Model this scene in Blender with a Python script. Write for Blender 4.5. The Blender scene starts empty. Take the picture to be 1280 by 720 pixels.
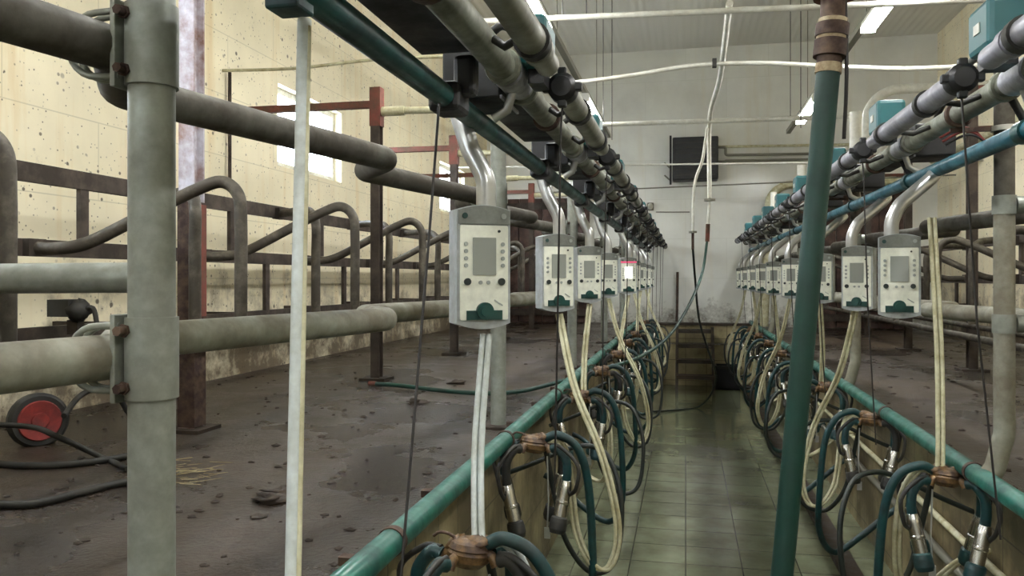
import bpy, math, random
from mathutils import Vector, Matrix
random.seed(7)
SC = bpy.context.scene
C = SC.collection

# ------------------------------------------------------------------ camera, world, light
TH = math.atan(0.217)
SN, CS = math.sin(TH), math.cos(TH)
cd = bpy.data.cameras.new('camera'); cam = bpy.data.objects.new('camera', cd); C.objects.link(cam)
cd.sensor_width = 36; cd.lens = 28.125; cd.shift_y = -12/1280; cd.clip_start = 0.02; cd.clip_end = 200
cam.location = (0, 0, 0); cam.rotation_euler = (math.pi/2, 0, TH)
SC.camera = cam
SC.view_settings.view_transform = 'Standard'; SC.view_settings.look = 'None'
SC.view_settings.gamma = 1; SC.view_settings.use_curve_mapping = False
SC.view_settings.exposure = 0.42
LAMP_STRENGTH = 95.0
SKY_STRENGTH = 26.0

w = bpy.data.worlds.new('world'); SC.world = w; w.use_nodes = True
bg = w.node_tree.nodes['Background']; bg.inputs[0].default_value = (0.86, 0.93, 1.0, 1); bg.inputs[1].default_value = SKY_STRENGTH

PIT_Z, PLAT_L, PLAT_R, CEIL = -1.57, -0.68, -0.72, 3.48
XL, XR, YB, YF = -3.1, 3.5, 12.4, -3.2

def P(px, py, d):
    """a point seen at photo pixel (px, py) at depth d metres"""
    xc = (px-640)/1000*d
    return Vector((xc*CS - d*SN, xc*SN + d*CS, (348-py)/1000*d))
def ydep(d, x): return (d + x*SN)/CS

# ------------------------------------------------------------------ materials
def lin(c):
    return tuple(((v/255)/12.92 if v/255 <= 0.04045 else ((v/255+0.055)/1.055)**2.4) for v in c) + (1,)
def newmat(name):
    m = bpy.data.materials.new(name); m.use_nodes = True
    nt = m.node_tree; b = nt.nodes['Principled BSDF']
    return m, nt, b
def nn(nt, t, **kw):
    n = nt.nodes.new(t)
    for k, v in kw.items():
        if k in n.inputs: n.inputs[k].default_value = v
        else: setattr(n, k, v)
    return n
def ramp(nt, fac, stops):
    r = nt.nodes.new('ShaderNodeValToRGB')
    while len(r.color_ramp.elements) < len(stops): r.color_ramp.elements.new(0.5)
    for e, (p, c) in zip(r.color_ramp.elements, stops): e.position = p; e.color = c
    nt.links.new(fac, r.inputs[0]); return r
def mixc(nt, fac, a, b, mode='MIX'):
    m = nt.nodes.new('ShaderNodeMix'); m.data_type = 'RGBA'; m.blend_type = mode
    for s, v in ((m.inputs[0], fac), (m.inputs[6], a), (m.inputs[7], b)):
        if isinstance(v, (int, float, tuple)): s.default_value = v
        else: nt.links.new(v, s)
    return m.outputs[2]
def paint(name, col, dirt=None, rough=0.5, metal=0.0, scale=12, amount=0.5, bump=0.15, spec=0.5, drough=None, sub=None):
    """a colour with worn or dirty patches of a second colour"""
    m, nt, b = newmat(name)
    tc = nn(nt, 'ShaderNodeTexCoord')
    b.inputs['Roughness'].default_value = rough; b.inputs['Metallic'].default_value = metal
    b.inputs['Specular IOR Level'].default_value = spec
    no = nn(nt, 'ShaderNodeTexNoise', Scale=scale, Detail=8, Roughness=0.65)
    nt.links.new(tc.outputs['Object'], no.inputs['Vector'])
    if dirt is not None:
        lo = 0.62 - amount*0.35
        r = ramp(nt, no.outputs['Fac'], [(max(lo-0.12, 0), (0, 0, 0, 1)), (min(lo+0.14, 1), (1, 1, 1, 1))])
        cc = mixc(nt, r.outputs[0], lin(col), lin(dirt))
        n2 = nn(nt, 'ShaderNodeTexNoise', Scale=scale*6, Detail=4, Roughness=0.6)
        nt.links.new(tc.outputs['Object'], n2.inputs['Vector'])
        r2 = ramp(nt, n2.outputs['Fac'], [(0.3, (0.84, 0.84, 0.84, 1)), (0.7, (1.06, 1.06, 1.06, 1))])
        cc = mixc(nt, 1.0, cc, r2.outputs[0], 'MULTIPLY')
        nt.links.new(cc, b.inputs['Base Color'])
        if metal > 0:
            rm = ramp(nt, r.outputs[0], [(0, (metal,)*3+(1,)), (1, (metal*0.25,)*3+(1,))]); nt.links.new(rm.outputs[0], b.inputs['Metallic'])
        rr = ramp(nt, r.outputs[0], [(0, (rough,)*3+(1,)), (1, ((drough or min(rough+0.25, 0.95)),)*3+(1,))])
        nt.links.new(rr.outputs[0], b.inputs['Roughness'])
    else:
        b.inputs['Base Color'].default_value = lin(col)
    if bump:
        bp = nn(nt, 'ShaderNodeBump', Strength=bump, Distance=0.004)
        nt.links.new(no.outputs['Fac'], bp.inputs['Height']); nt.links.new(bp.outputs[0], b.inputs['Normal'])
    return m

MT = {}
MT['galv'] = paint('galvanised_steel', (150, 155, 147), (120, 122, 112), 0.4, 0.4, 7, 0.5, 0.08)
MT['galv_rail'] = paint('dirty_galvanised_rail', (148, 150, 136), (112, 106, 90), 0.48, 0.25, 6, 0.5, 0.15)
MT['rail_top'] = paint('grimy_galvanised_rail', (98, 96, 86), (62, 56, 46), 0.55, 0.3, 7, 0.6, 0.3)
MT['loop'] = paint('grimy_steel_tube', (104, 98, 86), (60, 54, 44), 0.42, 0.35, 11, 0.65, 0.3)
MT['brown'] = paint('brown_painted_steel', (72, 60, 50), (46, 38, 30), 0.6, 0.1, 9, 0.5, 0.3)
MT['redox'] = paint('red_oxide_steel', (118, 52, 40), (84, 62, 48), 0.65, 0.0, 8, 0.4, 0.3)
MT['column'] = paint('flaking_white_and_red_paint', (188, 186, 196), (124, 92, 78), 0.6, 0.0, 6, 0.35, 0.35)
MT['teal_dark'] = paint('dark_teal_enamel', (14, 74, 72), (10, 44, 46), 0.32, 0.0, 8, 0.35, 0.08)
MT['teal_blue'] = paint('blue_teal_enamel', (22, 96, 112), (16, 66, 80), 0.28, 0.0, 8, 0.35, 0.08)
MT['teal_curb'] = paint('worn_teal_enamel', (24, 98, 84), (20, 70, 62), 0.3, 0.0, 10, 0.35, 0.15)
MT['green_pipe'] = paint('green_plastic_pipe', (12, 60, 50), (10, 46, 40), 0.36, 0.0, 4, 0.4, 0.08)
MT['teal_box'] = paint('teal_plastic', (18, 84, 88), None, 0.4, 0, bump=0)
MT['milk'] = paint('milk_pipe_grey', (138, 142, 128), (96, 96, 84), 0.38, 0.25, 8, 0.5, 0.1)
MT['sleeve'] = paint('pale_sleeve_steel', (178, 180, 190), (128, 128, 130), 0.3, 0.4, 10, 0.35, 0.08)
MT['cyl'] = paint('cylinder_aluminium', (160, 160, 172), (112, 112, 116), 0.3, 0.5, 6, 0.4, 0.06)
MT['cyl_l'] = paint('cylinder_grey', (142, 142, 130), (104, 104, 94), 0.32, 0.4, 6, 0.4, 0.06)
MT['chrome'] = paint('polished_steel', (196, 198, 198), (180, 180, 176), 0.3, 0.85, 3, 0.2, 0.0, drough=0.36)
MT['shell'] = paint('teat_cup_steel', (196, 194, 188), None, 0.25, 1.0, 9, 0.2, 0.0)
MT['black'] = paint('black_plastic', (10, 11, 17), (16, 16, 18), 0.4, 0, 10, 0.3, 0.05)
MT['rubber'] = paint('black_rubber', (20, 22, 22), (44, 42, 36), 0.5, 0, 14, 0.4, 0.1)
MT['hose'] = paint('dark_teal_rubber_hose', (16, 62, 64), (18, 40, 40), 0.34, 0, 12, 0.4, 0.05)
MT['hose_dark'] = paint('dark_rubber_hose', (18, 34, 32), (32, 34, 28), 0.36, 0, 12, 0.4, 0.05)
MT['hose_green'] = paint('green_garden_hose', (14, 66, 52), (18, 46, 40), 0.35, 0, 12, 0.4, 0.05)
MT['cream'] = paint('cream_silicone_tube', (202, 200, 170), (166, 158, 122), 0.35, 0, 14, 0.35, 0.04)
MT['white_tube'] = paint('white_plastic_tube', (206, 214, 214), (172, 176, 168), 0.35, 0, 10, 0.3, 0.04)
MT['white_pipe'] = paint('white_pvc', (204, 204, 194), (184, 180, 166), 0.4, 0, 5, 0.25, 0.02)
MT['claw'] = paint('dirty_copper_brown_claw', (132, 102, 62), (62, 42, 26), 0.32, 0.3, 30, 0.55, 0.5)
MT['disp_side'] = paint('display_housing_grey', (170, 176, 180), (150, 154, 150), 0.4, 0.2, 10, 0.3, 0.03)
MT['disp_head'] = paint('display_header_grey', (122, 126, 120), (104, 106, 100), 0.5, 0, 14, 0.3, 0.03)
MT['disp_face'] = paint('display_face_cream', (234, 236, 222), (220, 220, 204), 0.45, 0, 6, 0.1, 0.0)
MT['lcd'] = paint('lcd_grey', (138, 142, 136), None, 0.2, 0, bump=0)
MT['key'] = paint('key_grey', (150, 156, 150), None, 0.5, 0, bump=0)
MT['btn'] = paint('button_black', (34, 42, 42), None, 0.4, 0, bump=0)
MT['dial'] = paint('dial_dark_green', (10, 66, 60), (8, 44, 42), 0.4, 0, 12, 0.2, 0)
MT['rust'] = paint('rusty_fitting', (94, 74, 58), (52, 34, 28), 0.6, 0.3, 20, 0.5, 0.5)
MT['tan'] = paint('tan_sealing_tape', (176, 160, 128), (130, 110, 82), 0.6, 0, 30, 0.4, 0.3)
MT['red'] = paint('red_plastic', (140, 48, 44), (96, 34, 32), 0.4, 0, 14, 0.35, 0.1)
MT['wire'] = paint('dark_cord', (30, 26, 24), None, 0.6, 0, bump=0)
MT['rod'] = paint('grey_hanging_rod', (120, 118, 106), None, 0.5, 0.3, bump=0)
MT['door'] = paint('brown_boarding', (92, 66, 56), (56, 40, 34), 0.6, 0, 6, 0.5, 0.2)
MT['straw'] = paint('straw', (190, 180, 140), (140, 124, 90), 0.7, 0, 20, 0.4, 0.1)
MT['manure'] = paint('manure', (36, 28, 20), (58, 46, 34), 0.55, 0, 30, 0.4, 0.6)
MT['wood_dark'] = paint('wet_dark_wood', (40, 32, 24), (64, 52, 38), 0.5, 0, 14, 0.4, 0.3)
MT['frame'] = paint('white_window_frame', (220, 220, 214), (180, 176, 160), 0.5, 0, 10, 0.3, 0.05)
MT['housing'] = paint('white_batten', (226, 226, 220), None, 0.4, 0, bump=0)

def emit_mat(name, col, s):
    m, nt, b = newmat(name)
    b.inputs['Base Color'].default_value = lin(col)
    b.inputs['Emission Color'].default_value = lin(col); b.inputs['Emission Strength'].default_value = s
    return m
MT['lamp'] = emit_mat('fluorescent_tube', (250, 250, 248), LAMP_STRENGTH)
MT['lcd_lit'] = emit_mat('lit_screen', (255, 255, 255), 3.0)
MT['led'] = emit_mat('red_led_strip', (255, 60, 110), 1.5)

def glass_mat():
    m = bpy.data.materials.new('frosted_pane'); m.use_nodes = True; nt = m.node_tree; nt.nodes.clear()
    o = nn(nt, 'ShaderNodeOutputMaterial'); t = nn(nt, 'ShaderNodeBsdfTransparent'); t.inputs[0].default_value = (0.95, 0.97, 1, 1)
    tr = nn(nt, 'ShaderNodeBsdfTranslucent'); tr.inputs[0].default_value = (0.95, 0.97, 1, 1)
    mx = nn(nt, 'ShaderNodeMixShader'); mx.inputs[0].default_value = 0.35
    nt.links.new(t.outputs[0], mx.inputs[1]); nt.links.new(tr.outputs[0], mx.inputs[2]); nt.links.new(mx.outputs[0], o.inputs[0])
    return m
MT['pane'] = glass_mat()

def mapping(nt, order):
    """object coordinates re-ordered so that a wall's own axes drive a 2-D texture"""
    tc = nn(nt, 'ShaderNodeTexCoord'); s = nn(nt, 'ShaderNodeSeparateXYZ'); nt.links.new(tc.outputs['Object'], s.inputs[0])
    c = nn(nt, 'ShaderNodeCombineXYZ')
    for i, a in enumerate(order): nt.links.new(s.outputs[a], c.inputs[i])
    return tc, s, c
def wall_mat(name, base, order, stain, dirt_top, bw=1.25, bh=0.42, rough=0.55, speck=True, seam=0.75, spec=0.5):
    m, nt, b = newmat(name); tc, sp, cv = mapping(nt, order)
    br = nn(nt, 'ShaderNodeTexBrick', Scale=1.0); br.offset = 0.5
    br.inputs['Brick Width'].default_value = bw; br.inputs['Row Height'].default_value = bh
    br.inputs['Mortar Size'].default_value = 0.004; br.inputs['Mortar Smooth'].default_value = 0.4
    br.inputs['Color1'].default_value = (1, 1, 1, 1); br.inputs['Color2'].default_value = (0.95, 0.95, 0.94, 1); br.inputs['Mortar'].default_value = (seam, seam, seam*0.97, 1)
    nt.links.new(cv.outputs[0], br.inputs['Vector'])
    n1 = nn(nt, 'ShaderNodeTexNoise', Scale=1.3, Detail=6, Roughness=0.6); nt.links.new(tc.outputs['Object'], n1.inputs['Vector'])
    r1 = ramp(nt, n1.outputs['Fac'], [(0.35, lin(base)), (0.75, lin(tuple(int(v*0.9) for v in base)))])
    col = mixc(nt, 1.0, r1.outputs[0], br.outputs['Color'], 'MULTIPLY')
    # vertical run-down stains
    mp = nn(nt, 'ShaderNodeMapping'); mp.inputs['Scale'].default_value = (5, 5, 0.35); nt.links.new(tc.outputs['Object'], mp.inputs[0])
    n2 = nn(nt, 'ShaderNodeTexNoise', Scale=1.2, Detail=7, Roughness=0.65); nt.links.new(mp.outputs[0], n2.inputs['Vector'])
    r2 = ramp(nt, n2.outputs['Fac'], [(0.52, (0, 0, 0, 1)), (0.72, (0.55, 0.55, 0.55, 1))])
    col = mixc(nt, r2.outputs[0], col, lin(stain))
    # splashes of manure, heavier towards the floor
    mr = nn(nt, 'ShaderNodeMapRange'); mr.inputs[1].default_value = -0.72; mr.inputs[2].default_value = dirt_top; mr.inputs[3].default_value = 0.42; mr.inputs[4].default_value = 0.0
    nt.links.new(sp.outputs[2], mr.inputs[0])
    n3 = nn(nt, 'ShaderNodeTexNoise', Scale=4 if speck else 7, Detail=10, Roughness=0.72); nt.links.new(tc.outputs['Object'], n3.inputs['Vector'])
    ad = nn(nt, 'ShaderNodeMath', operation='ADD'); nt.links.new(n3.outputs['Fac'], ad.inputs[0]); nt.links.new(mr.outputs[0], ad.inputs[1])
    r3 = ramp(nt, ad.outputs[0], [(0.66 if speck else 0.70, (0, 0, 0, 1)), (0.92 if speck else 1.0, (0.9, 0.9, 0.9, 1))])
    col = mixc(nt, r3.outputs[0], col, lin((70, 54, 36)))
    if speck:
        for sc, th in ((7, 0.07), (15, 0.11), (34, 0.13)):
            v = nn(nt, 'ShaderNodeTexVoronoi', Scale=sc); nt.links.new(tc.outputs['Object'], v.inputs['Vector'])
            v.inputs['Randomness'].default_value = 1
            rs = ramp(nt, v.outputs['Distance'], [(th, (0.85, 0.85, 0.85, 1)), (th+0.05, (0, 0, 0, 1))])
            n4 = nn(nt, 'ShaderNodeTexNoise', Scale=sc*0.4, Detail=3); nt.links.new(tc.outputs['Object'], n4.inputs['Vector'])
            r4 = ramp(nt, n4.outputs['Fac'], [(0.44, (0, 0, 0, 1)), (0.58, (1, 1, 1, 1))])
            f = mixc(nt, 1.0, rs.outputs[0], r4.outputs[0], 'MULTIPLY')
            col = mixc(nt, f, col, lin((52, 40, 28)))
    nt.links.new(col, b.inputs['Base Color'])
    b.inputs['Roughness'].default_value = rough; b.inputs['Specular IOR Level'].default_value = spec
    bp = nn(nt, 'ShaderNodeBump', Strength=0.25, Distance=0.01); nt.links.new(n3.outputs['Fac'], bp.inputs['Height']); nt.links.new(bp.outputs[0], b.inputs['Normal'])
    return m
MT['wall_cream'] = wall_mat('cream_panel_wall', (244, 234, 203), (1, 2, 0), (212, 180, 116), 0.32)
MT['wall_white'] = wall_mat('white_glazed_wall', (230, 231, 224), (0, 2, 1), (214, 208, 190), -0.1, 1.2, 0.6, 0.16, False, 0.86)

def platform_mat():
    m, nt, b = newmat('wet_manure_concrete'); tc = nn(nt, 'ShaderNodeTexCoord')
    def noise(s, d, r=0.6):
        n = nn(nt, 'ShaderNodeTexNoise', Scale=s, Detail=d, Roughness=r); nt.links.new(tc.outputs['Object'], n.inputs['Vector']); return n
    a = noise(1.1, 8); c = noise(13, 9, 0.72); f = noise(60, 5, 0.7)
    r = ramp(nt, a.outputs['Fac'], [(0.32, lin((30, 23, 16))), (0.55, lin((56, 45, 34))), (0.75, lin((80, 67, 51)))])
    rc = ramp(nt, c.outputs['Fac'], [(0.30, (0.35, 0.33, 0.3, 1)), (0.46, (0.9, 0.9, 0.9, 1)), (0.7, (1.15, 1.14, 1.1, 1))])
    rf = ramp(nt, f.outputs['Fac'], [(0.3, (0.7, 0.7, 0.7, 1)), (0.7, (1.25, 1.22, 1.2, 1))])
    col = mixc(nt, 1.0, r.outputs[0], rc.outputs[0], 'MULTIPLY'); col = mixc(nt, 1.0, col, rf.outputs[0], 'MULTIPLY')
    nt.links.new(col, b.inputs['Base Color'])
    rr = ramp(nt, a.outputs['Fac'], [(0.35, (0.14,)*3+(1,)), (0.62, (0.5,)*3+(1,))]); nt.links.new(rr.outputs[0], b.inputs['Roughness'])
    ad = nn(nt, 'ShaderNodeMath', operation='ADD'); nt.links.new(c.outputs['Fac'], ad.inputs[0]); nt.links.new(f.outputs['Fac'], ad.inputs[1])
    bp = nn(nt, 'ShaderNodeBump', Strength=0.6, Distance=0.02); nt.links.new(ad.outputs[0], bp.inputs['Height']); nt.links.new(bp.outputs[0], b.inputs['Normal'])
    return m
MT['platform'] = platform_mat()
def tile_mat(name, order, c1, c2, mortar, w_, h_, rough, dirtc, amt):
    m, nt, b = newmat(name); tc, sp, cv = mapping(nt, order)
    br = nn(nt, 'ShaderNodeTexBrick', Scale=1.0); br.offset = 0.0
    br.inputs['Brick Width'].default_value = w_; br.inputs['Row Height'].default_value = h_
    br.inputs['Mortar Size'].default_value = 0.004; br.inputs['Mortar Smooth'].default_value = 0.3
    br.inputs['Color1'].default_value = lin(c1); br.inputs['Color2'].default_value = lin(c2); br.inputs['Mortar'].default_value = lin(mortar)
    nt.links.new(cv.outputs[0], br.inputs['Vector'])
    n = nn(nt, 'ShaderNodeTexNoise', Scale=2.2, Detail=8, Roughness=0.65); nt.links.new(tc.outputs['Object'], n.inputs['Vector'])
    r = ramp(nt, n.outputs['Fac'], [(0.56-amt*0.3, (0, 0, 0, 1)), (0.85-amt*0.3, (0.85, 0.85, 0.85, 1))])
    col = mixc(nt, r.outputs[0], br.outputs['Color'], lin(dirtc))
    nt.links.new(col, b.inputs['Base Color'])
    rr = ramp(nt, n.outputs['Fac'], [(0.4, (rough,)*3+(1,)), (0.7, (rough+0.2,)*3+(1,))]); nt.links.new(rr.outputs[0], b.inputs['Roughness'])
    n5 = nn(nt, 'ShaderNodeTexNoise', Scale=5, Detail=3); nt.links.new(tc.outputs['Object'], n5.inputs['Vector'])
    sb = nn(nt, 'ShaderNodeMath', operation='MULTIPLY_ADD'); nt.links.new(br.outputs['Fac'], sb.inputs[0]); sb.inputs[1].default_value = -0.25; nt.links.new(n5.outputs['Fac'], sb.inputs[2])
    bp = nn(nt, 'ShaderNodeBump', Strength=0.3, Distance=0.008); nt.links.new(sb.outputs[0], bp.inputs['Height']); nt.links.new(bp.outputs[0], b.inputs['Normal'])
    return m
MT['pit_floor'] = tile_mat('wet_green_grey_floor_tile', (0, 1, 2), (132, 138, 112), (120, 126, 102), (54, 56, 42), 0.3, 0.3, 0.07, (66, 70, 50), 0.45)
MT['pit_wall'] = tile_mat('beige_pit_wall_tile', (1, 2, 0), (176, 160, 118), (164, 148, 108), (60, 50, 36), 0.22, 0.3, 0.3, (48, 38, 26), 0.95)
MT['pit_end'] = tile_mat('beige_pit_end_tile', (0, 2, 1), (196, 184, 144), (184, 172, 132), (90, 78, 56), 0.3, 0.3, 0.3, (92, 76, 52), 0.5)
def ceil_mat():
    m, nt, b = newmat('white_corrugated_ceiling'); tc = nn(nt, 'ShaderNodeTexCoord')
    wv = nn(nt, 'ShaderNodeTexWave', Scale=3.2, Distortion=0.0); wv.bands_direction = 'X'; nt.links.new(tc.outputs['Object'], wv.inputs['Vector'])
    b.inputs['Base Color'].default_value = lin((206, 204, 194)); b.inputs['Roughness'].default_value = 0.5
    bp = nn(nt, 'ShaderNodeBump', Strength=0.35, Distance=0.02); nt.links.new(wv.outputs['Fac'], bp.inputs['Height']); nt.links.new(bp.outputs[0], b.inputs['Normal'])
    return m
MT['ceiling'] = ceil_mat()

# ------------------------------------------------------------------ geometry helpers
class MB:
    def __init__(s): s.v = []; s.f = []; s.sm = []
    def add(s, vs, fs, smooth):
        o = len(s.v); s.v += [tuple(v) for v in vs]
        for f in fs: s.f.append(tuple(i+o for i in f)); s.sm.append(smooth)
        return s
    def box(s, c, d, rot=None):
        vs = []
        for x in (-.5, .5):
            for y in (-.5, .5):
                for z in (-.5, .5):
                    p = Vector((x*d[0], y*d[1], z*d[2]))
                    if rot is not None: p = rot @ p
                    vs.append(p + Vector(c))
        return s.add(vs, [(0, 1, 3, 2), (4, 6, 7, 5), (0, 4, 5, 1), (2, 3, 7, 6), (0, 2, 6, 4), (1, 5, 7, 3)], False)
    def prism(s, prof, a, b, axis='y'):
        """profile (u, v) extruded from a to b along the axis"""
        n = len(prof)
        def pt(u, v, t): return {'y': (u, t, v), 'x': (t, u, v), 'z': (u, v, t)}[axis]
        vs = [pt(u, v, a) for u, v in prof] + [pt(u, v, b) for u, v in prof]
        fs = [(i, (i+1) % n, (i+1) % n + n, i+n) for i in range(n)]
        s.add(vs, fs, False)
        s.add(vs, [tuple(range(n-1, -1, -1)), tuple(range(n, 2*n))], False); return s
    def tube(s, pts, r, seg=12, caps=True, radii=None):
        pts = [Vector(p) for p in pts]
        q = [pts[0]]
        for p in pts[1:]:
            if (p-q[-1]).length > 1e-5: q.append(p)
        pts = q; n = len(pts); rr = radii or [r]*n
        T = []
        for i in range(n):
            a = pts[max(i-1, 0)]; b = pts[min(i+1, n-1)]
            T.append((b-a).normalized())
        u = T[0].orthogonal().normalized(); vs = []; fs = []
        for i in range(n):
            u = (u - T[i]*u.dot(T[i]))
            if u.length < 1e-6: u = T[i].orthogonal()
            u.normalize(); w_ = T[i].cross(u)
            for k in range(seg):
                an = 2*math.pi*k/seg
                vs.append(pts[i] + (u*math.cos(an) + w_*math.sin(an))*rr[i])
        for i in range(n-1):
            for k in range(seg):
                k2 = (k+1) % seg
                fs.append((i*seg+k, i*seg+k2, (i+1)*seg+k2, (i+1)*seg+k))
        s.add(vs, fs, True)
        if caps:
            s.add(vs[:seg], [tuple(range(seg-1, -1, -1))], False); s.add(vs[-seg:], [tuple(range(seg))], False)
        return s
    def lathe(s, prof, origin, axis, seg=20):
        """(radius, height) profile turned about the axis"""
        ax = Vector(axis).normalized(); u = ax.orthogonal().normalized(); w_ = ax.cross(u); o = Vector(origin)
        for (r0, h0), (r1, h1) in zip(prof, prof[1:]):
            vs = []; fs = []
            for (r, h) in ((r0, h0), (r1, h1)):
                for k in range(seg):
                    an = 2*math.pi*k/seg; vs.append(o + ax*h + (u*math.cos(an)+w_*math.sin(an))*max(r, 1e-4))
            for k in range(seg): fs.append((k, (k+1) % seg, (k+1) % seg+seg, k+seg))
            s.add(vs, fs, True)
        return s
    def blob(s, c, rad, seed=0, amp=0.25, n=10, m=7):
        rnd = random.Random(seed); c = Vector(c); vs = []; fs = []
        ph = [rnd.uniform(0, 6) for _ in range(4)]
        for i in range(m+1):
            t = math.pi*i/m
            for k in range(n):
                a = 2*math.pi*k/n
                f = 1 + amp*(math.sin(3*a+ph[0]+t*2)*0.5 + math.sin(5*t+ph[1]+a*2)*0.5)
                vs.append(c + Vector((rad[0]*math.sin(t)*math.cos(a)*f, rad[1]*math.sin(t)*math.sin(a)*f, rad[2]*math.cos(t)*f)))
        for i in range(m):
            for k in range(n):
                fs.append((i*n+k, (i+1)*n+k, (i+1)*n+(k+1) % n, i*n+(k+1) % n))
        return s.add(vs, fs, True)
    def build(s, name, mat, parent=None, bevel=0):
        me = bpy.data.meshes.new(name); me.from_pydata(s.v, [], s.f)
        me.polygons.foreach_set('use_smooth', s.sm); me.update()
        me.materials.append(MT[mat] if isinstance(mat, str) else mat)
        o = bpy.data.objects.new(name, me); C.objects.link(o)
        if parent is not None: o.parent = parent
        if bevel:
            b = o.modifiers.new('bevel', 'BEVEL'); b.width = bevel; b.segments = 2; b.limit_method = 'ANGLE'
        return o
def tag(o, label, cat, group=None):
    o['label'] = label; o['category'] = cat
    if group: o['group'] = group
    return o
def thing(name, label, cat, loc=(0, 0, 0), rz=0, group=None):
    o = bpy.data.objects.new(name, None); C.objects.link(o); o.location = loc; o.rotation_euler = (0, 0, rz); o.empty_display_size = 0.05
    return tag(o, label, cat, group)
def struct(o): o['kind'] = 'structure'; return o
def copy_thing(o, parent=None):
    c = o.copy(); C.objects.link(c)
    if parent is not None: c.parent = parent
    for ch in list(o.children): copy_thing(ch, c)
    return c
def spline(pts, n=8):
    """Catmull-Rom through the points"""
    p = [Vector(q) for q in pts]; p = [p[0]*2-p[1]] + p + [p[-1]*2-p[-2]]; out = []
    for i in range(1, len(p)-2):
        for k in range(n):
            t = k/n
            out.append(0.5*((2*p[i]) + (p[i+1]-p[i-1])*t + (2*p[i-1]-5*p[i]+4*p[i+1]-p[i+2])*t*t + (3*p[i]-p[i-1]-3*p[i+1]+p[i+2])*t**3))
    out.append(p[-2]); return out
def fillet(pts, r, n=8):
    """a polyline with its corners rounded like bent pipe"""
    p = [Vector(q) for q in pts]; out = [p[0]]
    for a, b, c in zip(p, p[1:], p[2:]):
        d1 = (a-b).normalized(); d2 = (c-b).normalized(); ang = d1.angle(d2)
        if ang > math.pi-0.02: out.append(b); continue
        t = min(r/math.tan(ang/2), (a-b).length*0.48, (c-b).length*0.48); rr = t*math.tan(ang/2)
        cen = b + (d1+d2).normalized()*(rr/math.sin(ang/2)); s = b+d1*t-cen; e = b+d2*t-cen
        tot = s.angle(e); axis = s.cross(e).normalized()
        for k in range(n+1): out.append(cen + Matrix.Rotation(tot*k/n, 3, axis) @ s)
    out.append(p[-1]); return out
ORD = ['first', 'second', 'third', 'fourth', 'fifth', 'sixth', 'seventh', 'eighth', 'ninth', 'tenth', 'eleventh']
CE = 'from the camera end'

# ------------------------------------------------------------------ room
def slab(name, x0, x1, y0, y1, z0, z1, mat):
    return struct(MB().box(((x0+x1)/2, (y0+y1)/2, (z0+z1)/2), (x1-x0, y1-y0, z1-z0)).build(name, mat))
PWL, PWR = -0.775, 1.09        # faces of the pit
slab('floor', PWL, PWR, YF, YB, PIT_Z-0.1, PIT_Z, 'pit_floor')
slab('floor_platform_window_side', XL, PWL, YF, YB, PIT_Z-0.1, PLAT_L, 'platform')
slab('floor_platform_far_side', PWR, XR, YF, YB, PIT_Z-0.1, PLAT_R, 'platform')
slab('wall_pit_window_side', PWL-0.005, PWL+0.012, YF, YB, PIT_Z, PLAT_L-0.03, 'pit_wall')
slab('wall_pit_far_side', PWR-0.012, PWR+0.005, YF, YB, PIT_Z, PLAT_R-0.03, 'pit_wall')
slab('ceiling', XL-0.2, XR+0.2, YF-0.2, YB+0.2, CEIL, CEIL+0.15, 'ceiling')
slab('wall_back', XL-0.2, XR+0.2, YB, YB+0.2, PIT_Z-0.1, CEIL, 'wall_white')
slab('wall_front', XL-0.2, XR+0.2, YF-0.2, YF, PIT_Z-0.1, CEIL, 'wall_white')
slab('wall_right', XR, XR+0.2, YF, YB, PIT_Z-0.1, CEIL, 'wall_cream')
# window wall with real openings
WZ0, WZ1 = 0.88, 1.52
wins = []
y = (6.2-0.655)/CS + 0.02
W0 = [y-8.4+0.0, y-4.2, y, y+4.2]
openings = [(a, a+1.18) for a in W0 if a > YF]
m = MB()
m.box((XL-0.1, (YF+YB)/2, (PIT_Z-0.1+WZ0)/2), (0.2, YB-YF, WZ0-PIT_Z+0.1))
m.box((XL-0.1, (YF+YB)/2, (WZ1+CEIL)/2), (0.2, YB-YF, CEIL-WZ1))
prev = YF
for a, b in openings + [(YB, YB)]:
    if a-prev > 0.001: m.box((XL-0.1, (prev+a)/2, (WZ0+WZ1)/2), (0.2, a-prev, WZ1-WZ0))
    prev = b
struct(m.build('wall_left', 'wall_cream'))
for i, (a, b) in enumerate(openings):
    t = bpy.data.objects.new('window_%d' % (i+1), None); C.objects.link(t); t.location = (XL-0.1, (a+b)/2, WZ0); struct(t)
    hw = (b-a)/2; h = WZ1-WZ0
    f = MB()
    for sy in (-1, 1): f.box((0, sy*(hw-0.025), h/2), (0.06, 0.05, h))
    for zz in (0.025, h-0.025): f.box((0, 0, zz), (0.06, 2*hw-0.1, 0.05))
    f.box((0, 0, h/2), (0.05, 0.04, h-0.1))
    f.build('window_frame', 'frame', t)
    MB().box((0, 0, h/2), (0.006, 2*hw-0.1, h-0.1)).build('window_pane', 'pane', t)
# pit end: ledge, lip
slab('wall_pit_end', PWL, PWR, YB-0.35, YB, PIT_Z, -0.97, 'pit_end')
slab('wall_pit_end_upper', PWL, PWR, YB-0.12, YB, -0.97, -0.70, 'pit_end')
slab('trim_pit_end_lip', PWL, PWR, YB-0.16, YB, -0.70, -0.665, 'wood_dark')
slab('trim_pit_ledge_edge', PWL, PWR, YB-0.37, YB-0.12, -0.97, -0.955, 'wall_white')
# dark floor channel on the far side of the pit
slab('trim_floor_channel', 0.80, 0.90, YF, YB-0.4, PIT_Z, PIT_Z+0.035, 'wood_dark')

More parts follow.
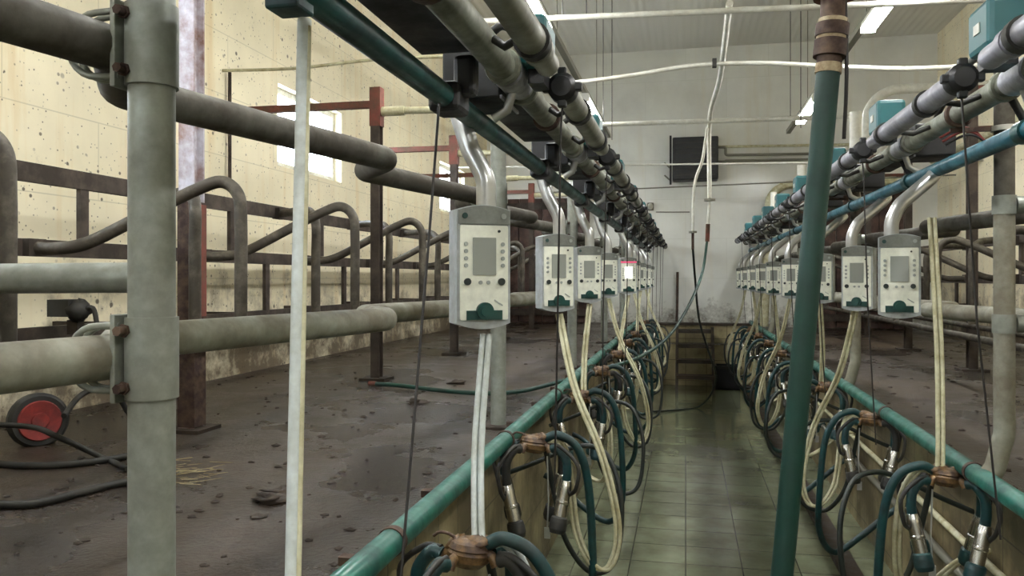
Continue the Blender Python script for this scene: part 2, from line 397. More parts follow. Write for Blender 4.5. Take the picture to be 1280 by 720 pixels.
# end doors on the back wall
def end_door(name, x0, x1, z0, z1, n):
    t = bpy.data.objects.new(name, None); C.objects.link(t); t.location = ((x0+x1)/2, YB-0.04, z0); struct(t)
    w_ = x1-x0; h = z1-z0; f = MB(); bw = w_/n
    for i in range(n): f.box((-w_/2+bw*(i+.5), 0, h/2), (bw-0.012, 0.05, h))
    f.build('door_boards', 'door', t)
    g = MB()
    for zz in (0.15, h*0.5, h-0.12): g.box((0, -0.045, zz), (w_, 0.04, 0.1))
    g.build('door_rail', 'brown', t)
    MB().tube([(w_*0.38, -0.07, h*0.5-0.1), (w_*0.38, -0.12, h*0.5-0.1), (w_*0.38, -0.12, h*0.5+0.1), (w_*0.38, -0.07, h*0.5+0.1)], 0.012, 8).build('door_handle', 'rod', t)
end_door('door_1', -2.75, -1.45, PLAT_L, 1.25, 7)
end_door('door_2', 1.75, 3.1, PLAT_R, 1.38, 7)

# ------------------------------------------------------------------ rump rails and posts
def zigzag(y0, n, xv, xo, dy, pitch, z, start):
    pts = [start] if start else []
    for k in range(n):
        pts += [(xv, y0+pitch*k, z), (xo, y0+pitch*k+dy, z)]
    return pts
RL = 0.037
LV0, LP = 1.136, 1.18
RV0, RP = 2.84, 1.15
nL, nR = 10, 9
def rail(name, label, y0, n, xv, xo, dy, pitch, z, r, mat):
    pts = zigzag(y0-pitch*2, n+1, xv, xo, dy, pitch, z, (xo*1.0, y0-pitch*3+dy, z))
    pts = [p for p in pts if p[1] < YB-0.3]
    o = MB().tube(fillet(pts, 0.085 if abs(xv) < 0.95 else 0.075, 10), r, 18).build(name, mat)
    return tag(o, label, 'rail')
rail('rump_rail', 'thick grey zigzag steel rail, lower of the two on the window side platform', LV0, nL, -0.908, -1.09, 0.24, 1.22, -0.127, RL, 'galv_rail')
rail('rump_rail', 'thick dark zigzag steel rail, upper of the two on the window side platform', LV0, nL, -0.908, -1.09, 0.24, 1.22, 0.372, RL, 'rail_top')
rail('rump_rail', 'zigzag steel rail beyond the leaning green pipe, lower of the pair', RV0, nR, 1.075, 1.27, 0.24, RP, -0.145, 0.034, 'galv_rail')
rail('rump_rail', 'dark zigzag steel rail beyond the leaning green pipe, upper of the pair', RV0, nR, 1.075, 1.27, 0.24, RP, 0.235, 0.034, 'rail_top')

def clamp(parent, z, side, r, rrail):
    """sheet-steel sleeve, flange plate, bolts and the U-bolt that holds the rail; side = direction of the rail"""
    s = MB(); h = 0.13
    s.lathe([(r, -h/2), (r+0.005, -h/2), (r+0.005, h/2), (r, h/2)], (0, 0, z), (0, 0, 1), 28)
    sl = s.build('clamp_sleeve', 'galv', parent)
    MB().box((side*(r+0.004), -0.005, z), (0.009, 0.075, h+0.01)).build('clamp_plate', 'galv', sl, 0.002)
    for dz in (-0.045, 0.045):
        MB().lathe([(0, 0.014), (0.008, 0.014), (0.008, 0.0), (0.011, 0.0), (0.011, -0.004), (0.0, -0.004)], (side*(r*0.55), -r-0.008, z+dz), (0, -1, 0), 6).build('bolt', 'rust', sl)
    rx = side*(r+rrail+0.003)
    for dy in (-0.012, 0.012):
        u = [(side*(r-0.002), dy-0.02, z+0.052)] + [(rx + side*math.sin(a)*(rrail+0.014), dy-0.02, z+math.cos(a)*(rrail+0.014)) for a in [math.pi*i/12 for i in range(13)]] + [(side*(r-0.002), dy-0.02, z-0.052)]
        MB().tube(u, 0.0055, 8).build('u_bolt', 'galv', parent)
def post(x, y, zb, zt, side, r, zs, label, mat='galv', foot=True, bent=None):
    t = thing('rail_post', label, 'post', (x, y, zb))
    if bent:
        MB().tube(fillet([(0, 0, zt-zb), (0, 0, 0.22), (bent*0.5, 0, 0.10), (bent, 0, 0.075)], 0.12, 10), r, 20).build('post_tube', mat, t)
    else:
        MB().tube([(0, 0, 0), (0, 0, zt-zb)], r, 28).build('post_tube', mat, t)
    for z in zs:
        if bent: MB().lathe([(r, -0.03), (r+0.004, -0.03), (r+0.004, 0.03), (r, 0.03)], (0, 0, z-zb), (0, 0, 1), 24).tube([(side*r, 0, z-zb), (side*(r+0.05), 0, z-zb)], 0.028, 16).build('weld_collar', 'galv', t)
        else: clamp(t, z-zb, side, r, RL)
    if foot:
        MB().box((0, 0, 0.006), (0.16, 0.16, 0.012)).build('foot_plate', 'brown', t, 0.002)
    return t
for i, k in enumerate([0, 2, 4, 6, 8]):
    lab = ['big pale galvanised post clamped to both rails, standing close beside the white tube',
           'grey steel rail post standing behind the large control display on the window side',
           'grey steel rail post on the window side, third from the camera end',
           'grey steel rail post on the window side, fourth from the camera end',
           'grey steel rail post on the window side, last before the back wall'][i]
    post(-0.84, LV0+1.22*k, PLAT_L, 2.2 if k == 0 else 0.62, -1, 0.0358, (-0.127, 0.372), lab)
for i, k in enumerate([0, 2, 4, 6]):
    lab = 'brownish steel post with bent foot, %s from the camera end beyond the leaning green pipe' % ORD[i]
    t = post(0.998, RV0+RP*k, PLAT_R, 0.16+0.1, 1, 0.031, (-0.145, 0.235), lab, 'galv_rail', False, -0.06)
    MB().tube([(0, 0, 0.98), (0, 0, 1.42)], 0.030, 20).build('upper_tube', 'loop' if k else 'rail_top', t)
    MB().tube([(0, 0, 1.42), (0, 0, 1.72)], 0.034, 20).build('white_sleeve', 'white_pipe', t)
    MB().box((-0.05, 0, 1.20), (0.22, 0.012, 0.014)).build('bracket_bar', 'rust', t)
    MB().lathe([(0.031, -0.008), (0.04, -0.008), (0.04, 0.008), (0.031, 0.008)], (0, 0, 1.20), (0, 0, 1), 20).build('collar', 'white_pipe', t)

# pipe gate arm left of the clamped post
t = thing('gate_arm', 'straight grey horizontal pipe behind the big clamped post', 'gate', (-0.0, 0, PLAT_L))
a, b = P(-420, 351, 2.05), P(178, 347, 1.98)
MB().tube([a-Vector((0, 0, PLAT_L)), b-Vector((0, 0, PLAT_L))], 0.038, 20).build('arm', 'galv', t)
MB().tube([b-Vector((0, 0, PLAT_L)), Vector((b.x, b.y, 0))], 0.022, 16).build('upright', 'galv', t)

# ------------------------------------------------------------------ curb pipes and milking pit pipes
def curb(x, z, y0, y1, label, plat):
    t = thing('curb_pipe', label, 'pipe', (x, 0, z))
    MB().tube([(0, y0, 0), (0, y1, 0)], 0.031, 20).build('pipe', 'teal_curb', t)
    yy = y0+0.35
    jn = 0
    while yy < y1:
        jn += 1
        if jn % 2: MB().lathe([(0.0312, -0.008), (0.034, -0.008), (0.034, 0.014), (0.0312, 0.014)], (0, yy, 0), (0, 1, 0), 20).build('joint_ring', 'rust', t)
        sx = -1 if x < 0 else 1
        MB().box((sx*0.075, yy, -0.05), (0.10, 0.03, 0.02)).build('bracket', 'rust', t)
        yy += 0.59
curb(-0.657, -0.602, 0.2, YB-0.2, 'worn teal kerb pipe along the pit edge on the window side', PLAT_L)
curb(0.932, -0.642, 0.2, YB-0.2, 'worn teal kerb pipe along the pit edge beyond the leaning green pipe', PLAT_R)
for z, r, mt_, s in ((-1.02, 0.014, 'cream', 'upper'), (-1.16, 0.018, 'rod', 'lower')):
    tag(MB().tube([(PWR-0.035, 0.3, z), (PWR-0.035, YB-0.5, z)], r, 12).build('wall_pipe', mt_), '%s service pipe fixed along the tiled pit wall under the hanging clusters, far side' % s, 'pipe')

# ------------------------------------------------------------------ overhead lines
def milk_line(x, z, y0, y1, ph, pitch, label, sx):
    t = thing('milk_line', label, 'pipe', (x, 0, z))
    MB().tube([(0, y0, 0), (0, y1, 0)], 0.033, 20).build('pipe', 'milk', t)
    k = 0; yy = ph
    while yy > y0+pitch: yy -= pitch
    while yy < y1-0.1:
        MB().lathe([(0.033, -0.07), (0.039, -0.07), (0.041, -0.05), (0.041, 0.05), (0.039, 0.07), (0.033, 0.07)], (0, yy, 0), (0, 1, 0), 24).build('sleeve_coupling', 'sleeve', t)
        for dy in (-0.11, 0.12, 0.5):
            if yy+dy < y1: MB().lathe([(0.033, -0.012), (0.042, -0.012), (0.044, -0.004), (0.044, 0.004), (0.042, 0.012), (0.033, 0.012)], (0, yy+dy, 0), (0, 1, 0), 20).build('ring_clamp', 'rust' if dy > 0.3 else 'milk', t)
        # milk inlet nozzle under the sleeve
        MB().tube([(0, yy, -0.03), (sx*0.015, yy, -0.08), (sx*0.05, yy, -0.10)], 0.012, 10).build('inlet_nozzle', 'chrome', t)
        yy += pitch
milk_line(-0.421, 0.50, 0.45, YB-0.3, 1.95, LP, 'thick grey milk pipe overhead on the window side', -1)
milk_line(0.854, 0.525, 0.5, YB-0.3, 2.30, RP, 'thick grey milk pipe overhead beyond the leaning green pipe', 1)
def teal_line(x, z, y0, y1, ph, pitch, mat, label, sx, xm, zm):
    t = thing('support_tube', label, 'pipe', (x, 0, z))
    MB().tube([(0, y0, 0), (0, y1, 0)], 0.026, 18).build('tube', mat, t)
    yy = ph
    while yy > y0+pitch: yy -= pitch
    while yy < y1-0.1:
        if x < 0:
            b = MB().box((0, yy, 0.0), (0.072, 0.10, 0.066)); b.box((0.04, yy, 0.05), (0.05, 0.05, 0.09)); b.build('clamp_block', 'black', t, 0.012)
        else:
            MB().lathe([(0.026, -0.025), (0.033, -0.025), (0.033, 0.025), (0.026, 0.025)], (0, yy, 0), (0, 1, 0), 18).build('clamp_ring', 'teal_dark', t)
            MB().tube([(0, yy, 0.02), (-0.02, yy, 0.06), (-0.04, yy, 0.10)], 0.011, 8).build('clamp_arm', 'black', t)
        yy += pitch
teal_line(-0.520, 0.402, 0.94, YB-0.4, ydep(1.80, -0.52), LP, 'teal_dark', 'dark teal support tube running under the grey milk pipe, window side', -1, -0.421, 0.5)
teal_line(0.905, 0.400, 0.6, YB-0.4, ydep(3.30, 0.9), RP, 'teal_blue', 'blue teal support tube running under the grey milk pipe beyond the leaning green pipe', 1, 0.854, 0.525)

# take-off cylinders with cords
def cylinder(x, z, ynear, L, mat, label, group, bx, bz, cord_to, k):
    t = thing('take_off_cylinder', label, 'cylinder', (x, ynear, z), 0, group)
    MB().tube([(0, 0.06, 0), (0, L*0.84, 0)], 0.031, 20).build('barrel', mat, t)
    MB().lathe([(0, -0.0), (0.025, 0.0), (0.037, 0.012), (0.037, 0.055), (0.030, 0.075), (0.030, 0.10)], (0, 0, 0), (0, 1, 0), 18).build('end_cap', 'black', t)
    MB().box((0, 0.02, 0.0), (0.10, 0.022, 0.022)).box((0, 0.02, 0.0), (0.022, 0.022, 0.10)).build('cap_cross', 'black', t, 0.004)
    MB().lathe([(0.031, 0), (0.034, 0), (0.034, 0.03), (0.031, 0.03)], (0, L*0.84, 0), (0, 1, 0), 18).lathe([(0.027, 0.03), (0.027, 0.14), (0.02, 0.16), (0, 0.16)], (0, L*0.84, 0), (0, 1, 0), 18).build('tail_cap', mat, t)
    for yy in (0.32, L*0.80):
        MB().lathe([(0.031, -0.014), (0.038, -0.014), (0.038, 0.014), (0.031, 0.014)], (0, yy, 0), (0, 1, 0), 18).build('rubber_ring', 'rubber', t)
        d = Vector((bx-x, 0, bz-z)); ln = d.length; u = d.normalized()
        p0 = Vector((0, yy, 0)) + u*0.033; p1 = Vector((0, yy+0.02, 0)) + u*(ln-0.035)
        MB().tube([p0, (p0+p1)/2 + Vector((0, 0, -0.015)), p1], 0.009, 8).build('bracket_arm', 'rubber', t)
    MB().tube(cord_to, 0.0028, 6).build('lifting_cord', 'wire', t)
    return t
for k in range(9):
    yn = ydep(1.98, -0.28) + LP*k - 0.0
    cx, cy, cz = -0.302, yn, 0.478
    if k == 0: end = Vector((-0.30, 0.0, -1.06))
    else: end = Vector((-0.30, 0.03, -1.05))
    cord = [(0, 0.03, -0.03), (-0.005, 0.03, -0.1), (-0.01+random.uniform(-.01, .01), 0.03, -0.6), (-0.02, 0.02, -1.02)]
    cylinder(cx, cz, yn, 1.0, 'cyl_l', 'grey take-off cylinder above the pit, window side, %s %s' % (ORD[k], CE), 'take-off cylinders on the window side', -0.421, 0.50, cord, k)
k0 = cylinder(-0.302, 0.478, ydep(1.98, -0.28)-LP, 1.0, 'cyl_l', 'big grey take-off cylinder cut by the top of the picture, window side', 'take-off cylinders on the window side', -0.421, 0.50, [(0, 0.03, -0.03), (0, 0.03, -0.06)], 0)
for k in range(-1, 8):
    yn = ydep(1.98, 0.676) + RP*k
    drift = 0.04 if k == 0 else 0.0
    cord = [(0, 0.03, -0.03), (0.005, 0.03, -0.1), (0.02+drift*0.4, 0.03, -0.6), (0.05+drift, 0.03, -1.15)]
    cylinder(0.676, 0.50, yn, 1.0, 'cyl', 'pale blue-grey take-off cylinder beyond the leaning green pipe, %s %s' % (ORD[k+1], CE), 'take-off cylinders on the far side', 0.854, 0.525, cord, k)

# pulsator / control housings above the milk lines
def pulsator(x, y, z, sx, label, group, cx, cy, cz, cw):
    t = thing('pulsator_box', label, 'control box', (x, y, z), 0, group)
    MB().box((0, 0.11, -0.02), (0.15, 0.20, 0.13)).build('body', 'black', t, 0.006)
    MB().box((0, 0.60, 0.0), (0.13, 0.80, 0.05)).build('trough', 'black', t, 0.004)
    MB().box((-sx*0.076, 0.11, -0.082), (0.006, 0.20, 0.008)).build('flange', 'sleeve', t)
    o = MB().box((0, 0, 0), (cw, 0.15, 0.12)).build('cover', 'teal_box', t, 0.014); o.location = (cx-x, cy-y, cz-z)
    MB().box((cx-x, cy-y+0.02, cz-z-0.075), (cw*0.6, 0.09, 0.04)).build('cover_base', 'black', t)
    MB().tube(spline([(cx-x, cy-y, cz-z-0.03), ((cx-x)*0.5, (cy-y)*0.5, 0.09), (0, 0.06, 0.04)], 6), 0.011, 8).build('air_elbow', 'rubber', t)
    MB().box((cx-x-cw/2-0.001, cy-y, cz-z), (0.004, 0.04, 0.025)).build('badge', 'white_pipe', t)
    return t
for k in range(9):
    pulsator(-0.50-0.02, ydep(1.97, -0.5)+LP*k, 0.53, -1, 'black and teal pulsator box over the milk pipe, window side, %s %s' % (ORD[k], CE), 'pulsator boxes on the window side', -0.352, ydep(1.95, -0.35)+LP*k, 0.565, 0.065)
pulsator(-0.52, ydep(1.97, -0.5)-LP, 0.53, -1, 'black pulsator trough at the top edge beside the thick milk pipe, window side', 'pulsator boxes on the window side', -0.352, ydep(1.95, -0.35)-LP, 0.565, 0.065)
for k in range(8):
    pulsator(0.965, ydep(3.15, 0.96)+RP*k, 0.57, 1, 'black and teal pulsator box beyond the green pipe, %s %s' % (ORD[k], CE), 'pulsator boxes on the far side', 0.765, ydep(1.99, 0.76)+RP*k, 0.622, 0.105)

# ------------------------------------------------------------------ displays
def rrect(w_, h, r, n=5):
    out = []
    for cx, cz, a0 in ((w_/2-r, h/2-r, 0), (-w_/2+r, h/2-r, 90), (-w_/2+r, -h/2+r, 180), (w_/2-r, -h/2+r, 270)):
        for i in range(n+1):
            a = math.radians(a0+90*i/n); out.append((cx+r*math.cos(a), cz+r*math.sin(a)))
    return out
def housing_profile(w_, h):
    """rectangle with a gently arched top and bottom"""
    out = []
    for i in range(13):
        u = w_/2 - w_*i/12; out.append((u, h/2-0.012+0.012*(1-(2*u/w_)**2)))
    for i in range(13):
        u = -w_/2 + w_*i/12; out.append((u, -h/2+0.014-0.014*(1-(2*u/w_)**2)))
    return out
def disc(m, u, v, r, y0, y1, seg=16, a0=0, a1=360):
    pr = [(u+r*math.cos(math.radians(a0+(a1-a0)*i/seg)), v+r*math.sin(math.radians(a0+(a1-a0)*i/seg))) for i in range(seg+(0 if a1-a0 == 360 else 1))]
    return m.prism(pr, y0, y1, 'y')
def make_display(lit=False):
    t = thing('control_display', '', 'control unit')
    W, H = 0.138, 0.305
    MB().prism(housing_profile(W, H), -0.005, 0.062, 'y').build('housing', 'disp_side', t)
    hd = [(u, v) for u, v in housing_profile(W-0.006, H-0.004) if v > 0]
    hd = hd + [(-(W-0.006)/2, 0.105), ((W-0.006)/2, 0.105)]
    MB().prism(hd, -0.010, -0.004, 'y').build('header', 'disp_head', t)
    MB().prism(rrect(W-0.014, 0.232, 0.004), -0.009, -0.004, 'y').build('face_plate', 'disp_face', t).location = (0, 0, -0.014)
    for sx in (-1, 1): disc(MB(), sx*0.050, 0.125, 0.007, -0.012, -0.009).build('header_screw', 'dial' if sx < 0 else 'key', t)
    o = MB().prism(rrect(0.060, 0.092, 0.002), -0.0115, -0.0085, 'y').build('screen', 'lcd_lit' if lit else 'lcd', t); o.location = (0, 0, 0.026)
    for sx in (-1, 1):
        for i in range(4):
            disc(MB(), sx*0.0475, 0.056-i*0.0175, 0.0052, -0.0125, -0.0085, 10).build('key', 'key', t)
        disc(MB(), sx*0.044, -0.036, 0.0088, -0.015, -0.0085).build('black_button', 'btn', t)
        disc(MB(), sx*0.010, -0.038, 0.0050, -0.012, -0.0085, 10).build('small_button', 'key', t)
    disc(MB(), 0.038, 0.088, 0.0035, -0.012, -0.0085, 10).build('indicator', 'btn', t)
    MB().box((0, -0.0105, -0.118), (0.092, 0.004, 0.023)).build('green_band', 'dial', t)
    d = MB(); disc(d, 0, -0.108, 0.0215, -0.020, -0.0085, 24); disc(d, 0, -0.108, 0.013, -0.025, -0.0195, 20); d.build('dial_knob', 'dial', t)
    lg = MB()
    for i, (u, v) in enumerate(((0.030, -0.084), (0.036, -0.088), (0.043, -0.092))):
        lg.box((u, -0.0100, v), (0.010, 0.002, 0.003), Matrix.Rotation(math.radians(35), 3, 'Y'))
    lg.build('logo_mark', 'key', t)
    if lit:
        MB().box((0, -0.011, 0.112), (0.13, 0.004, 0.006)).build('led_strip', 'led', t)
    return t
DL = make_display(); DLIT = make_display(True)
def pend(disp, path, x, tube_r=0.025):
    """the bent polished pipe that carries a display; path in world offsets"""
    c, s = math.cos(-disp.rotation_euler.z), math.sin(-disp.rotation_euler.z)
    pts = [(c*a-s*b, s*a+c*b, z) for a, b, z in path]
    MB().tube(fillet(pts, 0.09, 8), tube_r, 18).build('hanger_pipe', 'chrome', disp)
used = [False, False]
def place_display(k, side, x, y, z, rz):
    lit = (side == 'L' and k == 4)
    proto = DLIT if lit else DL
    o = proto if not used[lit] else copy_thing(proto)
    used[lit] = True
    return o
allpos = []
disp_specs = []
Lx = [-0.487, -0.487, -0.505, -0.515, -0.46, -0.49, -0.49, -0.49, -0.49]
for k in range(9):
    disp_specs.append(('L', k, Lx[k], 1.91+LP*k, 0.028 if k == 0 else 0.022, math.radians(33 if k < 2 else 22+random.uniform(-4, 4))))
Ry = [3.11, 3.97, 5.13, 6.28, 7.43, 8.58, 9.73, 10.88, 11.8]; Rx = [0.752, 0.779, 0.80, 0.77, 0.765, 0.77, 0.77, 0.77, 0.77]
for k in range(9):
    disp_specs.append(('R', k, Rx[k], Ry[k], 0.0 if k else 0.008, math.radians([-11, -26, -20][k] if k < 3 else -14+random.uniform(-3, 3))))
first = True; displays = {}
for side, k, x, y, z, rz in disp_specs:
    lit = side == 'L' and k == 4
    if lit: o = DLIT
    elif first: o = DL; first = False
    else: o = copy_thing(DL)
    o.location = (x, y, z); o.rotation_euler = (0, 0, rz)
    if side == 'L':
        o['label'] = ('large white and grey control display hanging closest to the big clamped post' if k == 0 else
                      'control display with bright lit screen and pink strip, window side' if lit else
                      'grey milking control display, window side row, %s %s' % (ORD[k], CE))
        o['group'] = 'control displays on the window side'
    else:
        o['label'] = 'white milking control display, row beyond the leaning green pipe, %s %s' % (ORD[k], CE)
        o['group'] = 'control displays on the far side'
    displays[(side, k)] = o
for (side, k), o in displays.items():
    if side == 'L':
        pend(o, [(0, 0.03, 0.14), (0, 0.03, 0.22), (-0.045, 0.04, 0.30), (-0.085, 0.05, 0.42), (-0.085, 0.05, 0.50)], 0)
    else:
        pend(o, [(-0.02, 0.03, 0.14), (-0.02, 0.03, 0.20), (0.01, 0.04, 0.26), (0.13, 0.09, 0.36), (0.155, 0.12, 0.385)], 0)

# ------------------------------------------------------------------ clusters
def cluster(x, y, z, inw, axis_deg, style, seed, label, group, disp):
    """hanging milking cluster. inw = +1/-1 direction into the pit"""
    rnd = random.Random(seed)
    t = thing('milking_cluster', label, 'milking cluster', (x, y, z), 0, group)
    R = Matrix.Rotation(math.radians(axis_deg), 3, 'Z')
    c = MB()
    c.lathe([(0, -0.035), (0.030, -0.032), (0.046, -0.018), (0.050, -0.002), (0.047, 0.004), (0.050, 0.008), (0.044, 0.020), (0.026, 0.030), (0.0, 0.033)], (0, 0, 0), (0.1, 0.15, 1), 18)
    for i in range(4):
        a = math.radians(45+90*i); u = R @ Vector((math.cos(a), math.sin(a)*0.7, 0))
        c.tube([u*0.02+Vector((0, 0, 0.004)), u*0.062+Vector((0, 0, -0.004)), u*0.074+Vector((0, 0, -0.024))], 0.012, 10)
    c.blob((0.022*inw, 0.0, 0.022), (0.034, 0.030, 0.018), seed, 0.3); c.blob((-0.03*inw, 0.01, 0.014), (0.026, 0.028, 0.018), seed+9, 0.3)
    c.build('claw', 'claw', t)
    MB().tube(spline([(-0.02*inw, 0, 0.02), (-0.045*inw, 0, 0.036), (-0.07*inw, 0, 0.04), (-0.085*inw, 0.0, 0.03)], 5), 0.004, 6).build('hanger_hook', 'rust', t)
    for i, (ax, ay) in enumerate(((1, .72), (1, -.72), (-1, .72), (-1, -.72))):
        jit = rnd.uniform(-0.012, 0.012)
        d = R @ Vector((ax*0.108, ay*0.085, 0)); n = R @ Vector((ax, 0, 0))
        s0 = R @ Vector((ax*0.058, ay*0.05, -0.012))
        top = d + Vector((0, 0, -0.13+jit))
        pts = spline([s0, s0*1.35+Vector((0, 0, 0.008)), d*0.98+Vector((0, 0, -0.045)), d*1.03+Vector((0, 0, -0.09)), top], 6)
        MB().tube(pts, 0.0165, 10).build('short_milk_tube', 'hose' if (i+seed) % 3 else 'rubber', t)
        dirn = (-n*0.22 + Vector((0, 0, -1)) + R @ Vector((0, ay*0.25, 0))).normalized()
        cup = MB().lathe([(0.014, 0.0), (0.019, 0.004), (0.0225, 0.02), (0.0235, 0.03), (0.0235, 0.072), (0.025, 0.076), (0.025, 0.082), (0.0235, 0.086), (0.0235, 0.14), (0.025, 0.145)], top - dirn*0.006, dirn, 16).build('teat_cup', 'shell', t)
        MB().lathe([(0.0235, 0.13), (0.030, 0.136), (0.032, 0.150), (0.032, 0.175), (0.026, 0.19), (0.014, 0.19), (0.0, 0.175)], top - dirn*0.006, dirn, 16).build('rubber_mouthpiece', 'hose' if seed % 2 else 'rubber', cup)
        # thin pulse tube beside the short milk tube
        off = R @ Vector((0, ay*0.05, 0))
        pts = spline([s0+Vector((0, 0, 0.015)), s0*1.6+off*0.4+Vector((0, 0, 0.016)), d*1.32+off+Vector((0, 0, -0.06)), d*1.25+off+Vector((0, 0, -0.14)), top+dirn*0.05+n*0.018], 6)
        MB().tube(pts, 0.0075, 8).build('short_pulse_tube', 'rubber', t)
    # long milk hose: rises out of the claw, arches into the pit and hangs in a loop back to the wall
    q = rnd.uniform(-1, 1); e = rnd.uniform(-1, 1)
    hp = [(0.035*inw, 0, 0.018), (0.085*inw, -0.01, 0.038), (0.155*inw, -0.01, 0.0), ((0.205+q*0.01)*inw, 0, -0.12), ((0.225+q*0.015)*inw, 0.02, -0.36), ((0.22+q*0.02)*inw, 0.06, -0.56-0.03*e), (0.14*inw, 0.12, -0.68-0.03*e), (0.0, 0.18, -0.62), (-0.14*inw, 0.2, -0.50), (-0.222*inw, 0.21, -0.46)]
    MB().tube(spline(hp, 8), 0.0155, 12).build('long_milk_hose', 'hose', t)
    # dark vacuum hose loop
    bw = 0.30+0.02*q
    top_d = 0.14 if seed == 11 else 0.0
    hb = [(0.03*inw, 0.05, -0.02), (0.06*inw, 0.08, -0.2), (0.10*inw, 0.10, -0.38), (0.19*inw, 0.13, -0.50+0.02*e), (bw*inw, 0.16, -0.46+0.03*e), (bw*1.08*inw, 0.20, -0.26), (bw*0.9*inw, 0.25, -0.10-top_d), (0.17*inw, 0.29, -0.06-top_d), (0.06*inw, 0.33, -0.09-top_d), (-0.08*inw, 0.36, -0.16-top_d), (-0.222*inw, 0.37, -0.22-top_d)]
    MB().tube(spline(hb, 8), 0.0105, 10).build('vacuum_hose', 'hose_dark', t)
    # twin cream pulse tube to the display
    dx, dy, dz = disp
    g = 0.008
    def twin(pts, gap):
        for sgn in (-1, 1):
            pp = [Vector(p) + Vector((sgn*gap, 0, 0)) for p in pts]
            MB().tube(spline(pp, 7), 0.0078, 8).build('pulse_tube', 'cream' if style != 'W' else 'white_tube', t)
    if style in ('S', 'W'):
        twin([(0.02*inw, 0, 0.03), (dx*0.15+0.012*inw, dy*0.15, dz*0.15+0.03), (dx*0.5, dy*0.5, dz*0.5), (dx, dy, dz)], g)
        lp = [(0.03*inw, 0.02, 0.01), (0.09*inw, 0.02, 0.01), (0.14*inw, 0.02, -0.10), (0.15*inw, 0.03, -0.30), (0.11*inw, 0.08, -0.44), (0.02*inw, 0.14, -0.43), (-0.1*inw, 0.18, -0.34), (-0.222*inw, 0.2, -0.3)]
        twin(lp, 0.008)
    else:
        lp = [(0.04*inw, 0, 0.012), (0.10*inw, 0.0, 0.004), (0.13*inw, 0.0, -0.12), (0.155*inw, 0.01, -0.32), (0.215*inw, 0.03, -0.44+0.02*e), (0.275*inw, 0.05, -0.44+0.02*e), (0.30*inw, 0.06, -0.30), (0.24*inw, 0.08, -0.05), (dx*0.5+0.10*inw, dy*0.5+0.03, dz*0.42), (dx, dy, dz)]
        twin(lp, g)
    # thin chain
    MB().tube([(0.05*inw, -0.02, -0.04), (0.055*inw, -0.02, -0.2), (0.05*inw, -0.02, -0.3)], 0.003, 6).box((0.05*inw, -0.02, -0.32), (0.022, 0.006, 0.04)).build('chain', 'chrome', t)
    return t
for k in range(9):
    o = displays[('L', k)]; x = [-0.472, -0.545, -0.53, -0.54][k] if k < 4 else -0.535; y = 1.73+LP*k
    if y > YB-0.7: continue
    st = ['W', 'H', 'S', 'H', 'S', 'H', 'S', 'H', 'S'][k]
    lab = 'brown-topped milking cluster hanging on the window side kerb pipe, %s %s' % (ORD[k], CE)
    cluster(x, y, -0.612, 1, 20+random.uniform(-8, 8), st, 11+k, lab, 'milking clusters on the window side', (o.location.x-x, o.location.y-y+0.03, -0.14+0.612))
for k in range(9):
    o = displays[('R', k)]; x = [0.913, 0.87, 0.85][k] if k < 3 else 0.85; x = min(x, 0.875)
    y = 3.0+RP*k
    if y > YB-0.7: continue
    st = ['S', 'H', 'S', 'H', 'S', 'H', 'S', 'H', 'S'][k]
    lab = 'brown-topped milking cluster hanging beyond the leaning green pipe, %s %s' % (ORD[k], CE)
    tgt = (o.location.x-x, o.location.y-y+0.03, -0.14+0.68)
    if k == 0: tgt = (-0.01, 0.13, 0.90)
    cluster(x, y, -0.682, -1, -10+random.uniform(-8, 8), st, 31+k, lab, 'milking clusters on the far side', tgt)

# white tube hanging from the dark teal support tube near the clamped post
t = thing('drop_tube', 'long slightly slanting white plastic tube hanging beside the big clamped post', 'tube', (-0.52, 1.08, 0.36))
top = Vector((-0.520, 1.03, 0.36)); bot = P(366, 735, 0.95)
o = MB(); o.tube([Vector((0, 0, 0)), bot-top, (bot-top)*1.3], 0.0098, 14); o.build('tube', 'white_tube', t); t.location = top
dv = (bot-top)
MB().tube([Vector((0.009, -0.004, -0.01)), dv*1.3+Vector((0.009, -0.004, 0))], 0.0035, 8).build('seam_ridge', 'cream', t)
MB().box((-0.012, -0.02, 0.02), (0.05, 0.05, 0.03)).build('top_clip', 'teal_dark', t, 0.004)
# cord crossing in front of the displays, window side
a = P(549, 128, 1.72); b = P(503, 700, 1.5); c_ = P(536, 300, 1.66)
tag(MB().tube(spline([a, c_, b, P(498, 760, 1.48)], 8), 0.0032, 6).build('lifting_cord', 'wire'), 'thin dark cord dropping from the teal tube clamp, left of the largest display'.replace('left of', 'beside'), 'cord')

# ------------------------------------------------------------------ leaning green pipe with rusty valve
t = thing('drain_pipe', 'leaning dark green pipe with rusty taped fitting on top', 'pipe', (0.11, 1.72, PIT_Z))
pt = lambda px, py: P(px, py, 1.70)
tp = pt(1035, 92); bt = pt(975, 720); dirv = (tp-bt).normalized(); foot = bt + dirv*((PIT_Z+0.004-bt.z)/dirv.z)
t.location = foot; L_ = (tp-foot)
MB().tube([(0, 0, 0), L_*0.5+Vector((0.004, 0, 0)), L_], 0.0238, 24, radii=[0.0225, 0.0232, 0.0245]).build('pipe', 'green_pipe', t)
u = dirv; ln = L_.length
def ring(z0, z1, r, mat, nm): MB().lathe([(0.02, z0), (r, z0), (r, z1), (0.02, z1)], (0, 0, 0), u, 24).build(nm, mat, t)
ring(ln, ln+0.02, 0.027, 'tan', 'tape_band'); ring(ln+0.02, ln+0.035, 0.026, 'rust', 'nipple')
ring(ln+0.035, ln+0.07, 0.034, 'rust', 'union_nut'); ring(ln+0.07, ln+0.078, 0.031, 'tan', 'washer'); ring(ln+0.078, ln+0.105, 0.034, 'rust', 'lock_nut')
